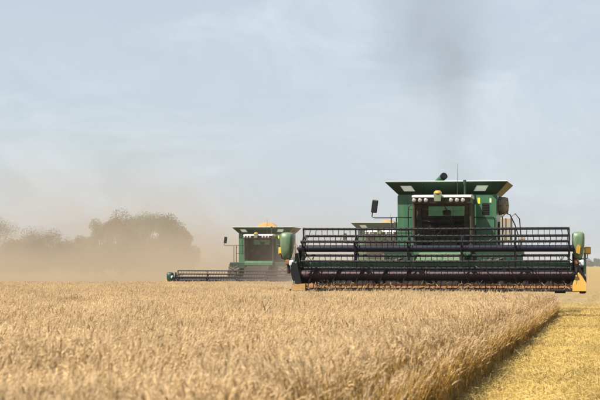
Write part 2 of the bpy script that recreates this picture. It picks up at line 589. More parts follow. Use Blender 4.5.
def tall(y):                        # the crop is taller near the camera, thinner and shorter on the rise
    for (a, b, p, q) in ((0, 20, 1.10, 1.10), (20, 55, 1.10, .93), (55, 78, .93, .93), (78, 112, .93, .97)):
        if y <= b: return p + (q - p) * (y - a) / (b - a)
    return .97


def standing(X, Y):
    c = X - Y * TA
    if c > EDGE_C - 0.60: return False
    if c > -10.05: return loc_y(X, Y, M1) < -0.05
    if c > -17.9: return loc_y(X, Y, M3) < -0.1
    if c > -27.8: return loc_y(X, Y, M2) < -0.1
    return Y < 128


rnd = random.Random(3)
wp, sp = [], []
NW, NS = 6, 4
y = 6.0
step = 0.58
while y < 140:
    half = y * 0.16 + 4.5
    x = -half
    while x < half:
        X, Y = x + rnd.uniform(-.2, .2), y + rnd.uniform(-.2, .2)
        x += step
        if not standing(X, Y): continue
        u = math.sin(X * .55 + 1.7 * math.sin(Y * .21)) * math.sin(Y * .33 + .8 * math.sin(X * .4))
        hs = tall(Y) + .06 * u + rnd.gauss(0, .05)
        tl = .05 * math.sin(Y * .5 + X * .3)
        wp.append(((X, Y, zt(Y)), (rnd.gauss(0, .05) , tl + rnd.gauss(0.03, .05), rnd.choice((0, 0, .5, -.5, 1.0, -1.0)) + rnd.gauss(0, .25)),
                   (1, 1, hs), rnd.randrange(NW)))
    y += step
yy_ = 7.0
while yy_ < 63.4:                                       # the clean wall left by the last pass
    zs_ = tall(yy_) - 1
    for q_ in range(2):
        X = yy_ * TA + EDGE_C - (.07 if q_ == 0 else .53) + rnd.gauss(0, .03)
        Y = yy_ + rnd.uniform(-.1, .1)
        if loc_y(X, Y, M1) < -.1:
            wp.append(((X, Y, zt(Y)), (rnd.gauss(0, .03), rnd.gauss(.0, .03), -A + (0 if q_ == 0 else math.pi) + rnd.gauss(0, .05)),
                       (1, 1, 1.0 + rnd.gauss(0, .05) + zs_), NW + rnd.randrange(4) if q_ == 0 else rnd.randrange(NW)))
    yy_ += .52
scatter('standing_wheat', wp, [wheat_patch(20 + i) for i in range(NW)] + [wheat_patch(40 + i, 170, .82, .12, True) for i in range(4)],
        'ripe bearded wheat standing uncut in front of the machines', 'wheat')
y = 8.0
step = 1.0
while y < 150:
    c = EDGE_C - 1.2
    while c < 9.0:
        X = y * TA + c + rnd.uniform(-.1, .1); Y = y + rnd.uniform(-.1, .1)
        c += step
        if standing(X, Y) or standing(X + .5, Y) : continue
        sp.append(((X, Y, zt(Y)), (0, 0, -A + rnd.choice((0, math.pi)) + rnd.gauss(0, .06)), (1, 1, rnd.uniform(.85, 1.2)), rnd.randrange(NS)))
    y += step
# stubble behind the near machine, seen under and beside its header
y = 66.0
while y < 118:
    c = -9.6
    while c < EDGE_C - 1.2:
        X = y * TA + c; Y = y
        c += 1.1
        if standing(X, Y): continue
        sp.append(((X, Y, zt(Y)), (0, 0, -A + rnd.choice((0, math.pi))), (1, 1, 1), rnd.randrange(NS)))
    y += 1.1
scatter('cut_stubble', sp, [stubble_patch(60 + i) for i in range(NS)],
        'short golden stubble and loose straw beside the standing wheat', 'stubble')


# ------------------------------------------------------------------ combine harvester
def tyre_mesh(Rr, W):
    m = MB()
    h = W / 2
    m.lathe([(Rr * .58, -h * .8), (Rr * .72, -h), (Rr * .9, -h * .98), (Rr * .965, -h * .8), (Rr * .975, 0), (Rr * .965, h * .8), (Rr * .9, h * .98), (Rr * .72, h), (Rr * .58, h * .8)], (0, 0, 0), 'X', 36)
    n = 22
    for i in range(n):                                   # tread lugs, alternating sides
        for s in (-1, 1):
            w = 2 * math.pi * (i + (.5 if s > 0 else 0)) / n
            a = MB().box((0, 0, 0), (h * 1.0, Rr * .075, Rr * .055), rot=(0, 0, s * .6))
            M = Matrix.Rotation(w, 4, 'X') @ Matrix.Translation((s * h * .48, 0, Rr * .985))
            m.add([M @ Vector(q) for q in a.v], a.f)
    return m


LIFT = 0.20                         # ground clearance added to every part of a machine


def combine(name, M, label, hw, cut_z, reel_z, heap=False, spout=False, near=False):
    """hw: half width of the header; cut_z: height of the cutter bar; reel_z: height of the reel axle"""
    root = empty(name, (M[0], M[1], zt(M[1])), -A)
    tag(root, label, 'combine harvester', 'combine harvesters at work in the field')

    def B(n, mat, mb, parent=root):
        mb.v = [(v[0], v[1], v[2] + LIFT) for v in mb.v]
        return mb.build(n, mat, parent)

    # ---------------- header
    bt = cut_z + .89                                        # top of the back sheet
    # back sheet, floor pan and top beam
    m = MB()
    m.prism_x([(.86, cut_z + .12), (.92, cut_z + .10), (.96, bt - .14), (.90, bt - .14)], -hw + .06, hw - .06)
    m.prism_x([(.05, cut_z), (.90, cut_z + .02), (.90, cut_z + .12), (.50, cut_z + .07), (.05, cut_z + .05)], -hw + .06, hw - .06)
    B('header_pan', 'dark_steel', m)
    m = MB().box((0, .93, bt - .07), (2 * hw - .1, .16, .135), bev=.02)
    B('header_beam', 'green' if near else 'dark_steel', m)
    nrib = 9
    for i in range(nrib):                                   # stiffeners on the beam
        x = -hw + .5 + (2 * hw - 1.0) * i / (nrib - 1)
        B('stiffener', 'dark_green', MB().box((x, .835, bt - .19), (.05, .04, .24)))
    # auger: tube and two opposed flights
    az, ay = cut_z + .50, .50
    aw = hw - .30
    au = B('auger', 'steel', MB().tube([(-aw, ay, az), (aw, ay, az)], .15, 20))
    for sgn in (-1, 1):
        fl = MB(); vs = []; nst = 20; turns = int((aw - .55) / .73 * nst)
        for i in range(turns + 1):
            t = i / nst
            x = sgn * (.55 + .73 * t); w = 2 * math.pi * t
            for r in (.145, .285):
                vs.append((x, ay + r * math.cos(w), az + r * math.sin(w)))
                vs.append((x + .008 * sgn, ay + r * math.cos(w), az + r * math.sin(w)))
        fs = []
        for i in range(turns):
            a = i * 4; b = a + 4
            fs += [(a, a + 2, b + 2, b), (a + 1, b + 1, b + 3, a + 3), (a + 2, a + 3, b + 3, b + 2)]
        fl.add(vs, fs, 0, True)
        B('auger_flight', 'steel', fl, au)
    # row of orange floor plates behind the knife: each plate its own piece
    np_ = int(round((2 * hw - .3) / .172)); pw = (2 * hw - .3) / np_
    pm = MB().box((0, 0, 0), (pw - .022, .03, .15), rot=(R(-24), 0, 0), bev=.008).mesh('knife_plate', 'orange')
    for i in range(np_):
        o = bpy.data.objects.new('knife_plate', pm); COL.objects.link(o); o.parent = root
        o.location = (-hw + .15 + pw * (i + .5), .03 + random.uniform(-.004, .004), cut_z + LIFT + .165 + random.uniform(-.004, .004))
    B('knife_bar', 'dark_steel', MB().box((0, -.01, cut_z + .045), (2 * hw - .16, .12, .05)))
    m = MB(); nf = int(2 * hw / .0762) - 2
    for i in range(nf):                                      # pointed guards of the knife
        x = -hw + .12 + .0762 * i
        vs = [(x - .018, -.06, cut_z + .02), (x + .018, -.06, cut_z + .02), (x + .018, -.06, cut_z + .065), (x - .018, -.06, cut_z + .065), (x, -.19, cut_z + .015)]
        m.add(vs, [(0, 1, 4), (1, 2, 4), (2, 3, 4), (3, 0, 4), (3, 2, 1, 0)])
    tag(B('knife_guards', 'black', m), kind='stuff')
    # skid shoes hanging under the pan
    for i in range(5):
        x = -hw + .8 + (2 * hw - 1.6) * i / 4
        B('skid_shoe', 'black', MB().prism_x([(.05, cut_z - .03), (.15, cut_z - .05), (.65, cut_z - .04), (.8, cut_z - .003), (.05, cut_z - .003)], x - .16, x + .16))
    # end sheets with divider noses
    for s in (-1, 1):
        so_ = .0 if s > 0 else .17                          # the near-side end stands a little further in
        xe = s * (hw - .02 - so_)
        lo, hi = sorted((xe - s * .07, xe))
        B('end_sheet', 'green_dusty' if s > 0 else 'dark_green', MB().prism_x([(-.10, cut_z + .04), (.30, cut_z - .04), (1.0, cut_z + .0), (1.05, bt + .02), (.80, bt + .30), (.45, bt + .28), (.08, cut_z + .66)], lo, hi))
        # yellow divider: a raked plate with a rounded toe
        xi, xo = s * (hw - .42 - so_), s * (hw - .005 - so_)
        hgt = .58 if s > 0 else .24
        if s < 0: fr = [(xi, -.14, cut_z + .02), (xo, -.16, cut_z + .04), (xo - .01, -.12, cut_z + .20), (xi, -.10, cut_z + .24)]
        else: fr = [(xi, -.16, cut_z + .02), (xo, -.16, cut_z + .02), (xo, -.12, cut_z + .06 + hgt * .38), (xo * .55 + xi * .45, -.02, cut_z + .06 + hgt), (xi * .75 + xo * .25, -.04, cut_z + .06 + hgt * .75), (xi, -.12, cut_z + .20)]
        bk = [(x, yy + .16 if k > 1 else yy + .35, z) for k, (x, yy, z) in enumerate(fr)]
        d = MB(); n = len(fr)
        d.add(fr + bk, [tuple(range(n)), tuple(range(2 * n - 1, n - 1, -1))] + [(i, n + i, n + (i + 1) % n, (i + 1) % n) for i in range(n)])
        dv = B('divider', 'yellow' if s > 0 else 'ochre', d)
        if s > 0:
            B('divider_stripe', 'black', MB().prism_y([(hw - .36, cut_z + .80), (hw - .26, cut_z + .86), (hw + .0, cut_z + .42), (hw + .0, cut_z + .26), (hw - .20, cut_z + .60)], -.13, -.10), dv)
        else:
            B('divider_plate', 'black', MB().prism_y([(-hw + .46, cut_z + .24), (-hw + .22, cut_z + .22), (-hw + .10, cut_z + .62), (-hw + .16, cut_z + .90), (-hw + .32, cut_z + .86)], -.02, .04), dv)
        B('divider_shoe', 'black', MB().lathe([(.0, -.09), (.05, -.09), (.06, 0), (.05, .09), (.0, .09)], (s * (hw - .12 - so_), -.10, cut_z + .0), 'X', 16), dv)
        # rounded shield over the reel drive, carried by the reel arm
        sh = MB(); n = 20
        q0 = reel_z - .34
        zs = [(q0 - .02, .09, .14), (q0 + .08, .13, .24), (q0 + .22, .165, .30), (q0 + .45, .19, .34), (q0 + .66, .195, .34), (q0 + .78, .185, .32), (q0 + .83, .14, .25), (q0 + .845, .05, .10)]
        cx = s * (hw - (.25 if s > 0 else -.05))
        vs, fs = [], []
        for (z, rx, ry) in zs:
            for k in range(n):
                w = 2 * math.pi * k / n
                sg = lambda q: math.copysign(abs(q) ** .5, q)
                vs.append((cx + rx * sg(math.cos(w)), .36 + ry * sg(math.sin(w)), z))
        for i in range(len(zs) - 1):
            for k in range(n):
                fs.append((i * n + k, i * n + (k + 1) % n, (i + 1) * n + (k + 1) % n, (i + 1) * n + k))
        fs.append(tuple((len(zs) - 1) * n + k for k in range(n))); fs.append(tuple(n - 1 - k for k in range(n)))
        sh.add(vs, fs, 0, True)
        so = B('drive_shield', 'shield_green' if near else 'dark_green', sh)
        if s > 0: B('shield_flash', 'yellow', MB().prism_y([(cx - .06, q0 + .20), (cx + .05, q0 + .16), (cx + .08, q0 + .40), (cx + .0, q0 + .46), (cx - .05, q0 + .38)], -.03, .06), so)
        B('shield_shaft', 'dark_steel', MB().tube([(cx - s * .05, .30, bt - .35), (cx - s * .05, .32, q0 + .05)], .05, 8), so)
        B('shield_coupling', 'orange', MB().box((cx - s * .05, .20, q0 - .08), (.14, .14, .16), bev=.03), so)
        # lamp outside the shield
        lx = s * (hw + (.03 if s > 0 else .25))
        lp = B('side_lamp', 'yellow', MB().box((lx, .5, q0 + .27), (.20, .10, .23), bev=.03))
        B('lamp_bracket', 'dark_steel', MB().tube([(cx, .6, q0 + .0), (lx, .58, q0 + .04), (lx, .53, q0 + .18)], .018, 6), lp)
        B('lamp_lens', 'amber', MB().box((lx, .443, q0 + .27), (.14, .02, .15), bev=.008), lp)
        # hydraulic block with a pale cap beside the reel end
        B('valve_block', 'pale_plastic', MB().box((s * (hw - .14), .06, bt - .02), (.15, .15, .18), bev=.04))
        # reel arm from the back beam to the reel axle
        xa = s * (hw - .34)
        B('reel_arm', 'black', MB().tube([(xa, .95, bt - .05), (xa, .5, (bt + reel_z) / 2 + .15), (xa, .10, reel_z)], [.06, .055, .05], 8))
        B('reel_cylinder', 'dark_steel', MB().tube([(xa + .0 - s * .07, .9, bt - .35), (xa - s * .07, .42, (bt + reel_z) / 2 + .05)], .03, 8))
        B('hydraulic_hose', 'black', MB().tube([(xa - s * .1, .2, bt + .05), (xa - s * .3, .1, bt + .22), (xa - s * .42, .05, bt + .05), (xa - s * .5, .15, bt + .22)], .016, 6))
    # reel
    RW = hw - .50; RY, RR_ = .10, .615
    B('reel_tube', 'tube_navy', MB().tube([(-RW - .12, RY, reel_z), (RW + .12, RY, reel_z)], .105, 20))
    angs = [R(100 + 60 * k) for k in range(6)]
    nt = int(2 * RW / .172)
    for k, an in enumerate(angs):
        by, bz = RY + RR_ * math.cos(an), reel_z + RR_ * math.sin(an)
        bo = B('reel_bat', 'bat', MB().tube([(-RW, by, bz), (-RW * .5, by, bz - .008), (0, by, bz - .012), (RW * .5, by, bz - .007), (RW, by, bz)], .041, 10))
        m = MB()
        for i in range(nt):
            x = -RW + .07 + (2 * RW - .14) * i / (nt - 1) + random.uniform(-.006, .006)
            j = random.gauss(0, .016)
            m.tube([(x, by - .015, bz - .02), (x + j * .5, by - .03, bz - .12), (x + j, by + random.gauss(0, .012), bz - .235 + random.uniform(-.02, .015))], [.0110, .010, .006], 4, cap=False)
            m.box((x, by, bz - .01), (.035, .085, .06))
        tag(B('tine_row', 'black', m, bo), kind='stuff')
    nsp = 6
    for i in range(nsp):
        x = -RW + .02 + (2 * RW - .04) * i / (nsp - 1)
        m = MB()
        m.lathe([(.11, -.03), (.17, -.03), (.17, .03), (.11, .03)], (x, RY, reel_z), 'X', 16, smooth=False)
        for k, an in enumerate(angs):
            by, bz = RY + RR_ * math.cos(an), reel_z + RR_ * math.sin(an)
            m.tube([(x, RY + .12 * math.cos(an), reel_z + .12 * math.sin(an)), (x, by, bz)], .026, 6)
            a2 = angs[(k + 1) % 6]
            m.tube([(x, RY + .42 * math.cos(an), reel_z + .42 * math.sin(an)), (x, RY + .42 * math.cos(a2), reel_z + .42 * math.sin(a2))], .016, 5)
        B('reel_spider', 'bat', m)
    # straw and ears caught on the pan, the knife and the reel
    m = MB(); rs_ = random.Random(int(hw * 100 + M[1]))
    for i in range(420):
        x = rs_.uniform(-hw + .2, hw - .2); t = rs_.random()
        if t < .7: p = Vector((x, rs_.uniform(-.12, .10), cut_z + rs_.uniform(.05, .26)))
        elif t < .9: p = Vector((x, rs_.uniform(.15, .7), cut_z + rs_.uniform(.12, .30)))
        else:
            an = rs_.choice(angs); p = Vector((rs_.uniform(-RW, RW), RY + RR_ * math.cos(an), reel_z + RR_ * math.sin(an) - rs_.uniform(-.04, .12)))
        d = Vector((rs_.gauss(0, 1), rs_.gauss(0, .6), rs_.gauss(0, .7))).normalized() * rs_.uniform(.04, .14)
        sd = d.orthogonal().normalized() * rs_.uniform(.003, .009); s2 = d.cross(sd).normalized() * sd.length
        m.add([p - d, p + sd, p + s2, p - sd, p - s2, p + d], [(0, 1, 2), (0, 2, 3), (0, 3, 4), (0, 4, 1), (5, 2, 1), (5, 3, 2), (5, 4, 3), (5, 1, 4)])
    tag(B('caught_straw', 'wheat_awn', m), kind='stuff')
    # ---------------- feeder house
    B('feeder_house', 'green_dusty' if near else 'dark_steel', MB().prism_x([(.97, cut_z + .06), (.97, cut_z + .90), (3.3, 2.0), (3.3, 1.15)], -.72, .72))  # far machines: shade below the cab put into a darker material
    for s in (-1, 1):
        B('lift_cylinder', 'dark_steel', MB().tube([(s * .6, 1.3, cut_z + .02), (s * .62, 3.0, .75)], .05, 10))
    # ---------------- chassis, axle, wheels
    B('front_axle', 'dark_green', MB().box((0, 3.55, .95), (2.6, .40, .42), bev=.04))
    B('rear_axle', 'dark_green', MB().box((0, 7.6, .75), (2.4, .22, .22), bev=.03))
    for s in (-1, 1):
        for (yy, rr, ww, xx) in ((3.55, 1.06, .78, 1.62), (7.6, .72, .48, 1.35)):
            tw = tyre_mesh(rr, ww).build('wheel', 'rubber', root, (s * xx, yy, rr))
            h = ww / 2
            MB().lathe([(0, s * h * .35), (rr * .2, s * h * .35), (rr * .25, s * h * .15), (rr * .5, s * h * .2), (rr * .59, s * h * .78), (rr * .61, s * h * .8), (rr * .60, -s * h * .8), (rr * .3, -s * h * .3), (0, -s * h * .3)], (0, 0, 0), 'X', 28).build('rim', 'yellow', tw)
    B('body_lower', 'dark_green', MB().box((0, 5.8, 1.55), (1.7, 4.6, 1.1), bev=.05))
    # ---------------- grain tank body and flared extension
    TY0, TY1 = 4.62, 7.6
    B('tank_body', 'green', MB().prism_y([(-1.64, 1.75), (-1.60, 1.70), (1.60, 1.70), (1.64, 1.75), (1.64, 3.74), (1.60, 3.80), (-1.60, 3.80), (-1.64, 3.74)], TY0, TY1))
    for (xx, zz_, wx_, wz_) in ((-1.30, 2.9, .010, 1.55), (-1.46, 2.62, .30, .010), (-1.14, 3.30, .30, .010), (.2, 2.9, .010, 1.55)):
        B('panel_seam', 'black', MB().box((xx, TY0 - .004, zz_), (wx_, .006, wz_)))
    for s in (-1, 1):                                       # side shields of the machine
        B('side_shield', 'green', MB().box((s * 1.68, 6.3, 2.15), (.06, 2.4, 1.5), bev=.02))
    zb, ztp, fx, fy = 3.81, 4.20, .39, .40
    bx_ = 1.60; x1_ = bx_ + fx
    C = [(-bx_, TY0), (bx_, TY0), (bx_, TY1 - .2), (-bx_, TY1 - .2)]
    T = [(-x1_, TY0 - fy), (x1_, TY0 - fy), (x1_, TY1 + .1), (-x1_, TY1 + .1)]
    for i in range(4):
        j = (i + 1) % 4
        fm = MB()
        if i == 0:
            def fp(x, t, d=-.032):
                nrm = Vector((0, -(ztp - zb), -fy)).normalized() * -d
                return Vector((x, TY0 - fy * t, zb + (ztp - zb) * t)) + nrm

            def xe_(t): return bx_ + fx * t
            wins = ((-1.47, -1.10), (.93, 1.32))
            t0, t1 = .25, .72

            def strip(xa, xb, ya, yb, ta, tb): fm.quad(fp(xa, ta, 0), fp(xb, ta, 0), fp(yb, tb, 0), fp(ya, tb, 0), .025)
            strip(-xe_(0), xe_(0), -xe_(t0), xe_(t0), 0, t0)
            strip(-xe_(t1), xe_(t1), -xe_(1), xe_(1), t1, 1)
            sk = .06
            strip(-xe_(t0), wins[0][0] + sk, -xe_(t1), wins[0][0] - sk, t0, t1)
            strip(wins[0][1] + sk, wins[1][0] - sk, wins[0][1] - sk, wins[1][0] + sk, t0, t1)
            strip(wins[1][1] - sk, xe_(t0), wins[1][1] + sk, xe_(t1), t0, t1)
        else:
            fm.quad((*C[i], zb), (*C[j], zb), (*T[j], ztp), (*T[i], ztp), .025)
        fl = B('tank_flap', 'dark_green', fm)
        if i == 0:
            for (xa, xb) in wins:
                q = sk if xa < 0 else -sk
                B('flap_window', 'window_sheet', MB().quad(fp(xa + q, t0, -.010), fp(xb + q, t0, -.010), fp(xb - q, t1, -.010), fp(xa - q, t1, -.010), .006), fl)
            B('flap_rim', 'cream_sheet', MB().tube([(-x1_, TY0 - fy, ztp + .012), (x1_, TY0 - fy, ztp + .012)], .014, 6), fl)
            for xx in (-.78, -.26, .26, .78):
                B('flap_rib', 'dark_green', MB().tube([fp(xx, .03), fp(xx, .97)], .018, 5), fl)
    # inside of the tank: cover sheet that closes the hopper, or the heap of grain
    if heap:
        hz_ = -.10 if hw > 5 else -.26
        h = MB(); n = 28; vs = [(.0, 5.9, 4.66 + hz_)]; fs = []
        prof = [(.15, 4.65), (.34, 4.60), (.52, 4.50), (.68, 4.36), (.86, 4.20), (1.2, 4.02), (1.9, 3.9)]
        for (r, z) in prof:
            for k in range(n):
                w = 2 * math.pi * k / n
                q = 1 + .10 * math.sin(3 * w + 4 * r) + .05 * math.sin(7 * w)
                vs.append((r * q * math.cos(w), 5.9 + .75 * r * q * math.sin(w), z + hz_ * min(1, (z - 3.9) * 2) + random.uniform(-.012, .012)))
        for k in range(n): fs.append((0, 1 + k, 1 + (k + 1) % n))
        for i in range(len(prof) - 1):
            for k in range(n):
                fs.append((1 + i * n + k, 1 + (i + 1) * n + k, 1 + (i + 1) * n + (k + 1) % n, 1 + i * n + (k + 1) % n))
        h.add(vs, fs, 0, True)
        B('grain_heap', 'grain', h)
    if spout:
        sp_ = B('unloading_spout', 'green', MB().tube([(-.62, 6.3, 3.95), (-.45, 6.0, 4.22), (-.22, 5.72, 4.42)], .115, 16))
        B('spout_mouth', 'black', MB().tube([(-.225, 5.726, 4.416), (-.17, 5.66, 4.456)], [.122, .118], 16), sp_)
    # rear hood and exhaust
    B('engine_hood', 'green', MB().prism_x([(7.55, 1.6), (9.3, 1.5), (9.5, 2.3), (9.0, 3.2), (7.55, 3.55)], -1.35, 1.35))
    B('exhaust_pipe', 'dark_steel', MB().tube([(.9, 8.2, 3.3), (.9, 8.2, 4.0), (.9, 8.35, 4.12)], .075, 12))
    # panel beside the cab on the far side from the sun, with vent and stickers
    pn = B('service_panel', 'green', MB().prism_y([(.985, 1.95), (1.60, 1.95), (1.64, 2.0), (1.64, 3.60), (1.50, 3.74), (.985, 3.74)], 4.05, TY0 - .005))
    B('panel_vent', 'black', MB().box((1.30, 4.042, 3.30), (.23, .03, .37), bev=.012), pn)
    for zz_ in (-.12, -.04, .04, .12):
        B('vent_slat', 'dark_steel', MB().box((1.30, 4.022, 3.30 + zz_), (.19, .012, .025), rot=(R(25), 0, 0)), pn)
    B('sticker', 'decal_yellow', MB().box((1.075, 4.044, 3.56), (.085, .006, .19)), pn)
    B('sticker', 'decal_pale', MB().box((1.455, 4.044, 3.57), (.06, .006, .14)), pn)
    B('panel_seam', 'black', MB().box((1.31, 4.044, 2.98), (.60, .006, .014)), pn)
    # dusty rotary air screen on the side
    ar = B('air_screen', 'screen_mesh', MB().lathe([(.0, 1.98), (.14, 1.985), (.25, 1.95), (.29, 1.88), (.29, 1.66), (0, 1.66)], (0, 5.0, 3.42), 'X', 24))
    m = MB()
    for k in range(8):
        w = 2 * math.pi * k / 8
        m.tube([(1.99, 5.0, 3.42), (1.965, 5 + .25 * math.cos(w), 3.42 + .25 * math.sin(w)), (1.67, 5 + .30 * math.cos(w), 3.42 + .30 * math.sin(w))], .012, 5)
    B('screen_bars', 'dark_steel', m, ar)
    # tan storage box, ladder and platforms
    bx2 = B('storage_box', 'tan', MB().box((1.95, 4.4, 2.62), (.36, .7, .78), bev=.03))
    B('box_strap', 'dark_steel', MB().box((1.95, 4.045, 2.62), (.03, .012, .74)), bx2)
    for s in (-1, 1):
        xo = 2.55 if s > 0 else 1.9
        B('platform', 'dark_green', MB().box((s * (xo + .96) / 2, 3.45, 1.84), (xo - .96, 1.1, .16), bev=.02))
        B('platform_skirt', 'dark_green', MB().box((s * (xo + .96) / 2, 2.895, 1.72), (xo - .96, .02, .34)))
    rail = [(1.0, 2.95, 3.0), (1.62, 2.95, 3.0), (1.66, 2.95, 2.9), (1.66, 2.95, 1.92)]
    B('handrail', 'black', MB().tube(rail, .02, 6))
    B('handrail', 'black', MB().tube([(1.9, 3.0, 1.92), (1.9, 3.0, 3.02), (2.0, 3.0, 3.12), (2.14, 3.0, 3.08), (2.30, 3.0, 2.75), (2.42, 3.0, 2.35), (2.42, 3.0, 1.92)], .021, 6))
    B('handrail', 'black', MB().tube([(2.15, 3.5, 1.92), (2.15, 3.5, 3.02), (2.28, 3.5, 3.12), (2.42, 3.5, 2.95), (2.50, 3.5, 1.92)], .02, 6))
    B('work_lamp', 'tan', MB().box((2.52, 3.0, 2.33), (.20, .12, .13), bev=.02))
    B('handrail', 'black', MB().tube([(-1.0, 2.95, 3.0), (-1.66, 2.95, 3.0), (-1.66, 2.95, 1.92)], .022, 6))
    B('handrail', 'black', MB().tube([(-1.5, 2.95, 3.0), (-1.5, 2.95, 1.92)], .02, 6))
    B('handrail', 'black', MB().tube([(-1.5, 2.95, 2.5), (-1.0, 2.95, 2.5)], .016, 6))
    B('handrail', 'black', MB().tube([(-1.11, 2.9, 2.4), (-1.11, 2.9, 3.3), (-1.06, 2.9, 3.38), (-.96, 2.9, 3.38)], .018, 6))
    ld = B('ladder', 'black', MB().tube([(-1.87, 2.9, .3), (-1.75, 2.9, 1.8)], .025, 6).tube([(-1.47, 2.9, .3), (-1.35, 2.9, 1.8)], .025, 6))
    for k in range(4):
        B('rung', 'dark_steel', MB().box((-1.63 + .06 * k * .33, 2.9, .62 + .33 * k), (.42, .12, .03)), ld)
    # mirror on its arm
    mr = B('mirror', 'black', MB().box((-2.20, 2.9, 3.36), (.20, .07, .42), rot=(0, R(8), R(-12)), bev=.03))
    B('mirror_arm', 'black', MB().tube([(-1.62, 2.95, 2.99), (-2.2, 2.93, 2.99), (-2.29, 2.93, 3.02), (-2.27, 2.93, 3.2)], .017, 6), mr)
    B('mirror_glass', 'lens', MB().box((-2.20, 2.942, 3.36), (.16, .008, .36), rot=(0, R(8), R(-12))), mr)
    # ---------------- cab
    cb = B('cab_floor', 'green', MB().prism_y([(-.92, 1.70), (-.80, 1.62), (.80, 1.62), (.92, 1.70), (.95, 2.02), (-.95, 2.02)], 2.72, 4.05))
    B('cab_fascia', 'green', MB().prism_x([(2.70, 1.66), (2.60, 1.75), (2.60, 1.90), (2.70, 1.99)], -.90, .90), cb)
    # cab frame: pillars and headers
    for s in (-1, 1):
        B('cab_pillar', 'cab_trim', MB().tube([(s * .90, 2.92, 2.0), (s * .92, 2.78, 2.7), (s * .90, 2.66, 3.46)], [.05, .052, .05], 8))
        B('cab_pillar', 'cab_trim', MB().tube([(s * .91, 4.0, 2.0), (s * .89, 4.0, 3.46)], .055, 8))
        sd = B('side_window', 'cab_glass', MB().quad((s * .925, 2.80, 2.04), (s * .925, 3.95, 2.04), (s * .885, 3.95, 3.44), (s * .885, 2.84, 3.44), .006))
        B('reflection_band', 'cab_trim', MB().prism_y([(s * .66, 2.1), (s * .84, 2.1), (s * .84, 3.4), (s * .70, 3.4)], 2.86, 2.90))  # dark strip standing in for a tinted reflection in the glass
    # curved windscreen
    ws = MB(); n = 10; vs, fs = [], []
    zl = [(2.02, .17), (2.5, .06), (3.0, -.03), (3.44, -.08)]
    for (z, dyy) in zl:
        for k in range(n + 1):
            u = -1 + 2 * k / n
            vs.append((u * .88, 2.58 + dyy + .15 * u * u, z))
    for i in range(len(zl) - 1):
        for k in range(n):
            a = i * (n + 1) + k
            fs.append((a, a + 1, a + n + 2, a + n + 1))
    ws.add(vs, fs, 0, True)
    wo = B('windscreen', 'cab_glass', ws)
    B('wiper', 'black', MB().tube([(.05, 2.47, 3.42), (.30, 2.53, 3.02), (.34, 2.54, 2.98)], .012, 5).tube([(.10, 2.49, 3.30), (.42, 2.63, 2.62)], .010, 5), wo)
    # rear wall of the cab with its window
    rw = MB().box((0, 4.04, 2.55), (1.76, .04, 1.04)).box((0, 4.04, 3.42), (1.76, .04, .08)).box((-.72, 4.04, 3.225), (.32, .04, .31)).box((.745, 4.04, 3.225), (.27, .04, .31))
    rwo = B('cab_rear_wall', 'seat_cloth', rw)
    B('rear_window', 'cab_glass', MB().box((.025, 4.045, 3.225), (1.15, .006, .30)), rwo)
    # roof
    rf = B('cab_roof', 'white_paint', MB().prism_x([(2.42, 3.63), (2.48, 3.69), (3.2, 3.73), (4.08, 3.72), (4.08, 3.60), (2.44, 3.62)], -.95, .93))
    B('roof_underside', 'cab_trim', MB().prism_x([(2.52, 3.44), (2.46, 3.60), (2.50, 3.617), (4.08, 3.597), (4.08, 3.44)], -.93, .91), rf)
    for x in (-.88, -.69, -.50, .30, .49, .68):
        lo_ = B('roof_lamp', 'dark_steel', MB().lathe([(0, .06), (.068, .05), (.078, -.02), (.068, -.035)], (x, 2.46, 3.535), 'Y', 18), rf)
        lb = MB().lathe([(.068, -.028), (.05, -.042), (0, -.048)], (x, 2.46, 3.535), 'Y', 18)
        B('roof_lamp_lens', 'lens', lb, rf)
    # satellite receiver on the roof front: yellow dome on a grey-green base
    rc = B('receiver', 'yellow', MB().lathe([(0, .10), (.07, .095), (.115, .06), (.13, .02), (.13, 0)], (-.12, 2.40, 3.745), 'Z', 20))
    B('receiver_base', 'green_dusty', MB().prism_y([(-.25, 3.74), (.01, 3.74), (-.02, 3.50), (-.22, 3.50)], 2.30, 2.44), rc)
    for (x, yy, top) in ((.43, 3.4, 4.75), (.66, 3.9, 4.25)):
        an_ = B('antenna', 'dark_steel', MB().tube([(x, yy, 3.72), (x, yy, 3.95), (x + .01, yy, top)], [.012, .008, .005], 6))
    B('beacon', 'dark_green', MB().tube([(.62, 4.0, 4.10), (.62, 4.0, 4.24)], .05, 12).tube([(.62, 4.0, 3.70), (.62, 4.0, 4.14)], .025, 8))
    # inside the cab: seat, steering column, monitor
    st = B('seat', 'seat_cloth', MB().box((.05, 3.55, 2.38), (.52, .50, .14), bev=.05).box((.05, 3.56, 2.17), (.36, .36, .34), bev=.02))
    B('seat_back', 'seat_cloth', MB().box((.05, 3.80, 2.74), (.50, .14, .66), rot=(R(-8), 0, 0), bev=.05), st)
    B('headrest', 'seat_cloth', MB().box((.05, 3.85, 3.17), (.27, .10, .17), bev=.04), st)
    B('armrest', 'black', MB().box((.40, 3.5, 2.62), (.12, .46, .09), bev=.03), st)
    sw = B('steering_column', 'black', MB().tube([(.05, 3.05, 2.0), (.05, 3.22, 2.62)], .05, 8))
    ring = [(.05 + .2 * math.cos(2 * math.pi * k / 18), 3.24 + .1 * math.sin(2 * math.pi * k / 18), 2.66 + .17 * math.sin(2 * math.pi * k / 18)) for k in range(19)]
    B('steering_wheel', 'black', MB().tube(ring, .017, 6, cap=False), sw)
    mo = B('monitor', 'black', MB().box((.55, 3.05, 2.72), (.24, .05, .19), rot=(0, 0, R(-18)), bev=.015))
    B('control_lever', 'lens', MB().tube([(-.28, 3.1, 2.35), (-.02, 3.2, 2.66)], .012, 6), mo)
    B('warning_triangle', 'red_plastic', MB().prism_y([(-.56, 2.60), (-.34, 2.64), (-.42, 2.76)], 3.0, 3.02), mo)
    return root


